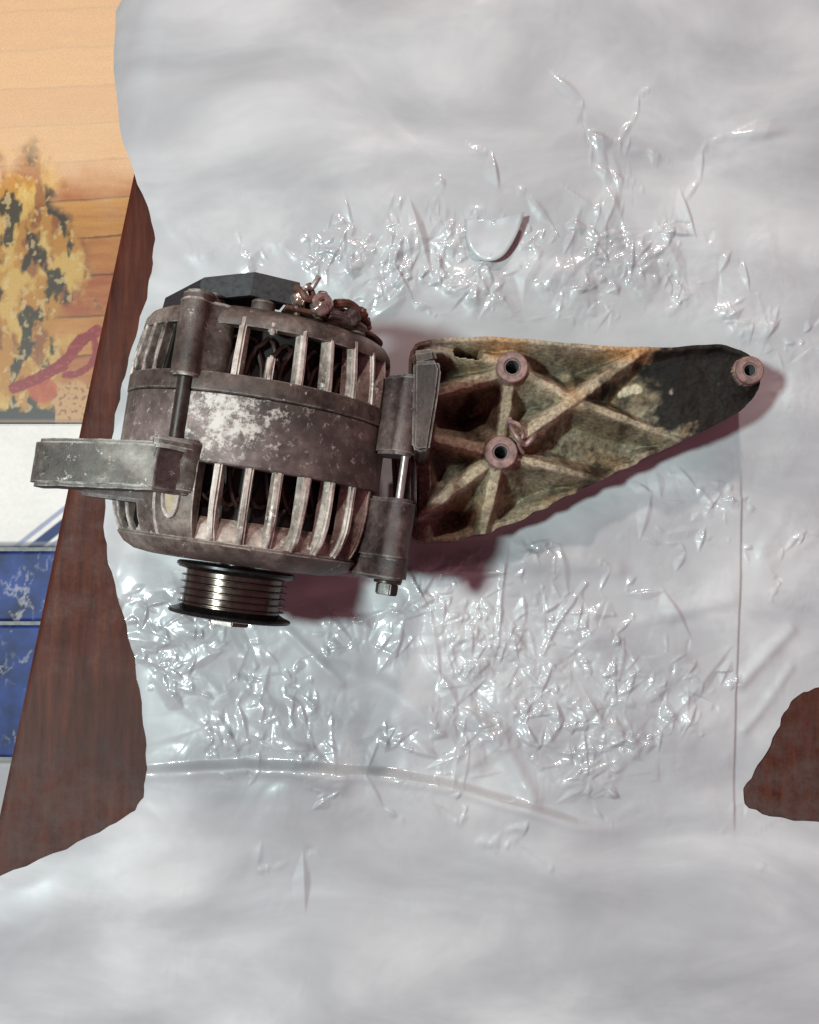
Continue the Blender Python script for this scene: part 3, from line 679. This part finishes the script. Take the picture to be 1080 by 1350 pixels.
for (th, r, rad, a1) in ((-35, 51, 5.5, 47), (-22, 52.5, 3.6, 49), (3, 52, 5.6, 47.5), (-60, 49, 5, 44.5), (62, 52, 4, 47)):
    t = math.radians(th); obj('standoff', rod(r * math.sin(t), r * math.cos(t), rad, 40, a1, 20, 1.2), M_HOUSE, alt)
obj('rectifier_plate', lathe([(28, 44.5), (56.5, 44.5), (57, 45), (57, 46.4), (28, 47.6)], 24, 14, 100, 0.5), M_RUST, alt)
obj('rectifier_plate', lathe([(26, 51.5), (50, 51.5), (50.6, 52), (50.6, 53.4), (26, 53.4)], 20, 22, 84, 0.5), M_RUST, alt)
def at(th, r): t = math.radians(th); return r * math.sin(t), r * math.cos(t)
for (th, r, rad, a0, a1, m_) in ((21, 51, 3.2, 43, 52, M_NUT), (33, 52, 4.2, 44, 55, M_NUT), (45, 51, 3.6, 45, 54, M_RUST), (54, 51.5, 3.9, 45, 53, M_RUST), (63, 51, 3.3, 45, 55, M_RUST), (72, 51, 3.6, 45, 52, M_DARKCAST)):
    u, w = at(th, r); s_ = obj('terminal_stud', rod(u, w, rad * .55, a0, a1 + 2.5, 14, .4), m_, alt)
    obj('nut', prism(hexp(u, w, rad), a0 + 3.5, a1 - 1.5, 0.0005), m_, s_)
def wire(pts, r, m_, name): 
    sm = []
    for i in range(len(pts) - 1):
        for j in range(5):
            t = j / 5; p0 = Vector(pts[max(i - 1, 0)]); p1 = Vector(pts[i]); p2 = Vector(pts[i + 1]); p3 = Vector(pts[min(i + 2, len(pts) - 1)])
            sm.append(.5 * (2 * p1 + (p2 - p0) * t + (2 * p0 - 5 * p1 + 4 * p2 - p3) * t * t + (3 * p1 - p0 - 3 * p2 + p3) * t ** 3))
    sm.append(Vector(pts[-1])); return obj(name, tube(bmesh.new(), sm, r, 8), m_, alt)
wire([(18, 46, 53), (19, 51, 56), (22, 55, 57), (24, 56, 54), (27, 61, 57)], 1.3, M_SHAFT, 'connecting_lead')
wire([(17, 55, 54), (20, 53, 57), (23, 50, 57), (25, 52, 53), (22, 58, 52)], 1.7, M_RUST, 'connecting_lead')
wire([(27, 45, 50), (29, 47, 54), (27, 50, 56), (30, 53, 54), (33, 50, 51), (30, 45, 52)], 1.9, M_SOLDER, 'connecting_lead')
wire([(35, 52, 46), (41, 54, 41), (46, 52, 35), (50, 49, 26)], 2.2, M_RUST, 'bus_bar')
wire([(33, 46, 49), (38, 47, 46), (44, 46, 40), (49, 45, 32)], 2.0, M_DARKCAST, 'bus_bar')
def lump(name, u, a, w, r, m_, sd):
    bm = bmesh.new(); bmesh.ops.create_icosphere(bm, subdivisions=3, radius=r * MM); rnd = random.Random(sd)
    ph = [rnd.uniform(0, 6) for _ in range(6)]
    for v in bm.verts:
        n = v.co.normalized(); k_ = 1 + .22 * math.sin(4 * n.x + ph[0]) * math.sin(5 * n.y + ph[1]) + .14 * math.sin(9 * n.z + ph[2]) * math.cos(8 * n.x + ph[3])
        v.co *= k_
    bmesh.ops.translate(bm, verts=bm.verts[:], vec=(u * MM, a * MM, w * MM + HH)); return obj(name, bm, m_, alt, 180)
lump('solder_blob', 19, 49.5, 55, 3.4, M_SOLDER, 3); lump('solder_blob', 29, 48, 52.5, 4.4, M_SOLDER, 5)
lump('contact_lug', 43, 48, 40, 4.2, M_DARKCAST, 9); lump('contact_lug', 47, 52, 34, 3.0, M_RUST, 10)

# ------------------------------------------------------------------ bracket
BT = 0.046       # height of the rim and ribs
brk = empty('engine_bracket', (P(740, 560, 0).x, P(740, 560, 0).y, 0.0011), label='greasy brown cast engine bracket, triangular and ribbed, lying right of the alternator', category='bracket')
BL = brk.location.copy()
def B(px, py, z=BT): return tuple(P(px, py, z).xy)
OUT = [(538, 480), (541, 462), (552, 449), (590, 445), (640, 443), (690, 446), (740, 451), (800, 456), (870, 458.5), (920, 455), (948, 452.5), (975, 460), (996, 472), (1007, 490), (1006, 508), (994, 528),
       (972, 546), (930, 567), (890, 586), (850, 605), (812, 624), (780, 638), (752, 652), (722, 668), (690, 684), (655, 698), (620, 708), (580, 714), (548, 714), (540, 700), (538, 620), (538, 540)]
def build_bracket():
    out = smooth_poly([B(*p) for p in OUT], 2)
    # lumpy casting flash along the near edge
    res = []
    for i, (x, y) in enumerate(out):
        k_ = 0.0007 if y < 0.06 and x > 0.02 else 0.0002
        res.append((x + k_ * math.sin(i * 2.1), y + k_ * math.sin(i * 1.3 + 1)))
    out = res
    bos = {'A': (B(675, 485), 22, 11.2), 'B': (B(660, 597), 23, 10.8), 'C': (B(987, 489), 19.5, 9.5)}
    pm = (CAM_H - BT) / FPX          # metres per photo pixel at the rib tops
    st = 0.00062
    xs = [p[0] for p in out]; ys = [p[1] for p in out]
    X, Y = np.meshgrid(np.arange(min(xs) - st, max(xs) + 2 * st, st), np.arange(min(ys) - st, max(ys) + 2 * st, st), indexing='ij')
    ins = inside(out, X, Y)
    slot_c = B(618, 464); sa = math.radians(-8)
    def in_slot(x, y, g=0.0):
        dx, dy = x - slot_c[0], y - slot_c[1]; u = dx * math.cos(sa) + dy * math.sin(sa); v = -dx * math.sin(sa) + dy * math.cos(sa)
        ax = 20 * pm; ay = 7.5 * pm
        return np.hypot(np.maximum(np.abs(u) - (ax - ay), 0), v) - ay
    hole = np.zeros_like(ins)
    for (c, r, h) in bos.values(): hole |= np.hypot(X - c[0], Y - c[1]) < h * pm * .97
    hole |= in_slot(X, Y) < 0
    good = ins & ~hole
    cell = ins[:-1, :-1] | ins[1:, :-1] | ins[1:, 1:] | ins[:-1, 1:]
    allhole = hole[:-1, :-1] & hole[1:, :-1] & hole[1:, 1:] & hole[:-1, 1:]
    cell &= ~allhole
    use = np.zeros_like(ins); use[:-1, :-1] |= cell; use[1:, :-1] |= cell; use[1:, 1:] |= cell; use[:-1, 1:] |= cell
    o1 = use & ~ins
    _, bx, by = polydist(out, X[o1], Y[o1]); X[o1] = bx; Y[o1] = by
    for (c, r, h) in bos.values():
        d = np.hypot(X - c[0], Y - c[1]); m = use & (d < h * pm); X[m] = c[0] + (X[m] - c[0]) / d[m] * h * pm; Y[m] = c[1] + (Y[m] - c[1]) / d[m] * h * pm
    # pocket floors at different depths
    z = 0.006 + 0.0016 * fbm(X * 50, Y * 50, 5)
    lift = lambda pts, h: np.where(inside([B(*p, .03) for p in pts], X, Y), h, 0)
    def plateau(pts, h, w=0.005):
        p = [B(*q, .03) for q in pts]; d, _, _ = polydist(p, X, Y); sd = np.where(inside(p, X, Y), d, -d); return h * sstep(-w, w, sd)
    z = z + plateau([(640, 500), (672, 500), (668, 590), (634, 590)], 0.020, .003)
    z = z + plateau([(690, 470), (760, 480), (830, 462), (760, 520), (715, 500)], 0.012)
    z = z + plateau([(695, 512), (745, 527), (700, 565), (690, 545)], 0.013, .004)
    z = z + plateau([(770, 540), (890, 585), (800, 625), (740, 612), (715, 590)], 0.013, .007)
    z = z + plateau([(640, 640), (700, 660), (640, 700), (600, 700)], 0.004)
    z = z + plateau([(590, 452), (650, 452), (660, 480), (600, 490)], 0.012, .004)
    tipm = inside([B(*p_, .04) for p_ in ((768, 531), (845, 466), (870, 445), (1040, 430), (1040, 560), (930, 600), (902, 579))], X, Y)
    xn = (X - B(775, 530)[0]) / (B(905, 520)[0] - B(775, 530)[0])
    z = np.where(tipm, np.maximum(z, .012 + .029 * sstep(0, 1, xn) + .0006 * fbm(X * 80, Y * 80, 15)), z)
    lab = np.zeros(X.shape, int); names = ['floor_plate']
    def feat(name, top, d, half, k_):
        nonlocal z, lab
        d = d + 0.0005 * perlin(X * 170, Y * 170, 33)
        h = top - np.maximum(d - half, 0) * k_
        kk = 0.0028
        t = np.clip(.5 + .5 * (h - z) / kk, 0, 1); zn = z * (1 - t) + h * t + kk * t * (1 - t)
        names.append(name); lab = np.where(h > z, len(names) - 1, lab); z = zn
    ribs = [((675, 485), (757, 526), 4.6, .046, .044), ((757, 526), (660, 597), 4.4, .044, .046), ((757, 526), (852, 458), 5.0, .044, .046), ((757, 526), (905, 578), 3.6, .043, .037),
            ((660, 597), (800, 632), 3.6, .044, .036), ((660, 597), (636, 706), 5.6, .046, .036), ((660, 597), (556, 678), 5.0, .046, .042), ((655, 597), (560, 575), 4.6, .045, .044),
            ((675, 485), (660, 597), 5.5, .041, .041), ((670, 488), (560, 522), 4.6, .045, .042), ((668, 478), (560, 456), 4.4, .045, .044), ((560, 446), (560, 716), 8, .040, .036)]
    for a, b, w, t0, t1 in ribs:
        d, _, _, t = segdist(X, Y, B(*a), B(*b)); feat('rib', t0 + (t1 - t0) * t, d, w * pm * (1.25 - .35 * t), 2.6)
    d, _, _ = polydist(out, X, Y)
    lowside = sstep(0.06, 0.03, Y) if False else None
    feat('rim', 0.0455 - 0.015 * sstep(0.075, 0.035, Y + (X - .06) * -.33), d, 0.0021, 2.6)
    solid = np.hypot(X - B(975, 492)[0], Y - B(975, 492)[1]); feat('end_pad', 0.0425, solid, 26 * pm, 1.0)
    for (c, r, h) in list(bos.values())[:2]:
        d = np.hypot(X - c[0], Y - c[1]); feat('web', .0385, d, r * pm * 1.12, 1.5)
    for (c, r, h) in bos.values():
        d = np.hypot(X - c[0], Y - c[1]); feat('boss', 0.0475, d, r * pm * .93, 6)
    z = z + 0.00028 * fbm(X * 240, Y * 240, 17, 3)
    z = np.where(in_slot(X, Y) < 0, 0.004, z)
    z = np.clip(z, 0.003, None)
    # ---- paint: tan wear and painted-lit rib tops, olive grease, rust and a black oil stain run over the rib's shadow
    s = FPX / (CAM_H - .035); px = 540 + X * s; py = 745 - Y * s
    n1 = fbm(X * 45, Y * 45, 101, 5); n2 = fbm(X * 110, Y * 110, 111, 4); n3 = fbm(X * 22, Y * 22, 121, 4)
    sh = X.shape; f = lambda a: a.ravel()
    c = np.tile(np.array(s2l(112, 99, 80)), (X.size, 1))
    c = mixc(c, f(sstep(-.1, .6, n1)), s2l(58, 47, 36)); c = mixc(c, f(sstep(.0, .5, n3)) * .7, s2l(150, 139, 118))
    c = mixc(c, f(sstep(.15, .5, n2)) * .5, s2l(44, 37, 30)); c = mixc(c, f(sstep(.25, .55, fbm(X * 75, Y * 75, 131))) * .6, s2l(140, 116, 88))
    c = mixc(c, f(np.isin(lab, [i for i, n_ in enumerate(names) if n_ in ('rib', 'rim', 'web')]) * sstep(.036, .042, z) * sstep(-.5, .2, n1 + .3)) * .7, s2l(180, 162, 138))  # worn tan, laid on by height so the rib tops also look lit
    rustm = np.exp(-(((px - 835) / 40) ** 2 + ((py - 466) / 13) ** 2)) + .6 * np.exp(-(((px - 660) / 30) ** 2 + ((py - 460) / 22) ** 2)) + .4 * np.exp(-(((px - 757) / 18) ** 2 + ((py - 526) / 14) ** 2))
    c = mixc(c, f(np.clip(rustm * 1.2 + .3 * n1, 0, 1) * (rustm > .1)), s2l(172, 130, 90)) 
    sp_ = [(768, 532), (868, 460), (880, 440), (1100, 430), (1100, 600), (930, 600), (905, 574), (862, 566), (855, 545), (868, 520), (850, 500), (820, 508), (795, 526)]  # oil stain; its wedge along the rib paints in the rib's shadow
    sd, _, _ = polydist(sp_, px, py); sd = np.where(inside(sp_, px, py), sd, -sd) + 12 * n2 + 7 * n1 + 5 * fbm(X * 300, Y * 300, 141, 3)
    c = mixc(c, f(sstep(-9, 12, sd) * (lab != len(names) - 1)) * .97, s2l(17, 13, 12))
    purple = f(sstep(620, 560, px + 12 * n1)); c = mixc(c, purple * .65, s2l(96, 74, 72))  # purple-grey at the left end paints in the alternator's shadow
    bl = f(np.isin(lab, [i for i, n_ in enumerate(names) if n_ == 'boss'])); c = mixc(c, bl * .85, s2l(146, 116, 108)); c = mixc(c, bl * f(sstep(.1, .4, n2)) * .6, s2l(92, 62, 54))
    pale = np.exp(-(((px - 838) / 14) ** 2 + ((py - 510) / 10) ** 2)); c = mixc(c, f(sstep(.35, .6, pale + .35 * n2)), s2l(196, 176, 150))  # pale spot paints in a lit wedge beside the stain
    idx = -np.ones(X.shape, int); idx[use] = np.arange(use.sum())
    F = np.stack([idx[:-1, :-1], idx[1:, :-1], idx[1:, 1:], idx[:-1, 1:]], -1)[cell]
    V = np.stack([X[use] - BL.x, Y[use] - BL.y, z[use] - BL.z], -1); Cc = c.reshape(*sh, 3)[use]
    L = np.maximum(np.maximum(lab[:-1, :-1], lab[1:, :-1]), np.maximum(lab[1:, 1:], lab[:-1, 1:]))[cell]
    # boundary skirt
    e = np.concatenate([F[:, [0, 1]], F[:, [1, 2]], F[:, [2, 3]], F[:, [3, 0]]]); le = np.tile(L, 4)
    key = np.sort(e, 1); kk = key[:, 0].astype(np.int64) * len(V) + key[:, 1]
    u, inv, cnt = np.unique(kk, return_inverse=True, return_counts=True)
    be = e[cnt[inv] == 1]
    nv = np.unique(be); mp = {int(v): len(V) + i for i, v in enumerate(nv)}
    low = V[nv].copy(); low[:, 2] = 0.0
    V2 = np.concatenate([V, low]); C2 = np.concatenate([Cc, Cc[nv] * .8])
    SF = np.array([(b, a, mp[int(a)], mp[int(b)]) for a, b in be])
    return V2, F, L, names, C2, SF, bos, pm
V, F, L, names, C, SF, bos, pm = build_bracket()
def sub(Fs):
    u, inv = np.unique(Fs, return_inverse=True); return V[u], inv.reshape(Fs.shape), C[u]
def islands(Fs):
    u, inv = np.unique(Fs, return_inverse=True); inv = inv.reshape(Fs.shape); lb = np.arange(len(u))
    while True:
        mn = lb[inv].min(1); new = lb.copy(); np.minimum.at(new, inv.ravel(), np.repeat(mn, inv.shape[1])); new = new[new]
        if (new == lb).all(): break
        lb = new
    fl = lb[inv[:, 0]]; return [Fs[fl == k] for k in np.unique(fl)]
for i, n in enumerate(names):
    if (L == i).sum() < 12: continue
    for Fs in islands(F[L == i]):
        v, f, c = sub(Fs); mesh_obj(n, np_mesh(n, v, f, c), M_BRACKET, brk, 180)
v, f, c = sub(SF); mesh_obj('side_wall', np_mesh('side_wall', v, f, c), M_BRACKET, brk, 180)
# steel bushings in the bosses
def ring(name, c, r0, r1, z0, z1, m_, parent, seg=48):
    bm = bmesh.new(); pr = [(r0, z0), (r1, z0), (r1, z1 - .0006), (r1 - .0006, z1), (r0 + .0005, z1), (r0, z1 - .0005)]; R = []
    for i in range(seg):
        t = 2 * math.pi * i / seg; R.append([bm.verts.new((c[0] - BL.x + r * math.cos(t), c[1] - BL.y + r * math.sin(t), z - BL.z)) for r, z in pr])
    for i in range(seg):
        for k_ in range(6): bm.faces.new((R[i][k_], R[i][(k_ + 1) % 6], R[(i + 1) % seg][(k_ + 1) % 6], R[(i + 1) % seg][k_]))
    return obj(name, bm, m_, parent)
for kx, (c, r, h) in bos.items():
    b1 = ring('bushing', c, h * pm * .98, r * pm * .95, .030, .0492, M_BUSH, brk)
    ring('sleeve', c, h * pm * .80, h * pm * 1.0, .012, .0486, M_SLEEVE, b1)
# clamp block standing at the bracket's left end, against the alternator's pivot lug
def clamp():
    def col_(pts, z0, z1, bev):
        bm = bmesh.new(); vs = [bm.verts.new((x - BL.x, y - BL.y, z0 - BL.z)) for x, y in pts]
        f_ = bm.faces.new(vs); r_ = bmesh.ops.extrude_face_region(bm, geom=[f_])
        for v_ in r_['geom']:
            if isinstance(v_, bmesh.types.BMVert): v_.co.z = z1 - BL.z
        bmesh.ops.bevel(bm, geom=bm.edges[:], offset=bev, segments=3, affect='EDGES', clamp_overlap=True)
        return bm
    zt = 0.107
    q_ = [tuple(P(px, py, zt).xy) for px, py in ((545, 476), (577, 474), (582, 486), (578, 520), (566, 594), (549, 596), (543, 590))]
    obj('clamp_lug', col_(q_, .03, zt, .003), M_CLAMP, brk)
    q_ = [tuple(P(px, py, .055).xy) for px, py in ((514, 560), (548, 560), (550, 690), (520, 690))]
    obj('gap_shade_block', col_(q_, .02, .055, .003), M_CLAMP, brk)  # dark block added where the bolt gap holds only shade
    q_ = [tuple(P(px, py, .06).xy) for px, py in ((543, 462), (572, 458), (578, 476), (545, 484))]
    obj('clamp_foot', col_(q_, .02, .060, .002), M_CLAMP, brk)
clamp()
def bwire(pts, r, m_, name):
    bm = bmesh.new(); sm = []
    pts = [P(x, y, z) for x, y, z in pts]
    for i in range(len(pts) - 1):
        for j in range(4):
            t = j / 4; p0, p1, p2, p3 = pts[max(i - 1, 0)], pts[i], pts[i + 1], pts[min(i + 2, len(pts) - 1)]
            sm.append(.5 * (2 * p1 + (p2 - p0) * t + (2 * p0 - 5 * p1 + 4 * p2 - p3) * t * t + (3 * p1 - p0 - 3 * p2 + p3) * t ** 3))
    sm.append(pts[-1]); sm = [(Vector((p.x - BL.x, p.y - BL.y, p.z - BL.z - HH))) / MM for p in sm]
    tube(bm, sm, r, 8); return obj(name, bm, m_, brk)
bwire([(672, 552, .043), (676, 566, .047), (683, 578, .049), (692, 586, .046), (700, 580, .047), (705, 574, .044)], 1.5, M_BUSH, 'retaining_clip')
bwire([(668, 562, .044), (672, 556, .048), (684, 560, .050), (690, 572, .048), (684, 586, .047), (690, 597, .044)], 1.1, M_BUSH, 'retaining_clip')
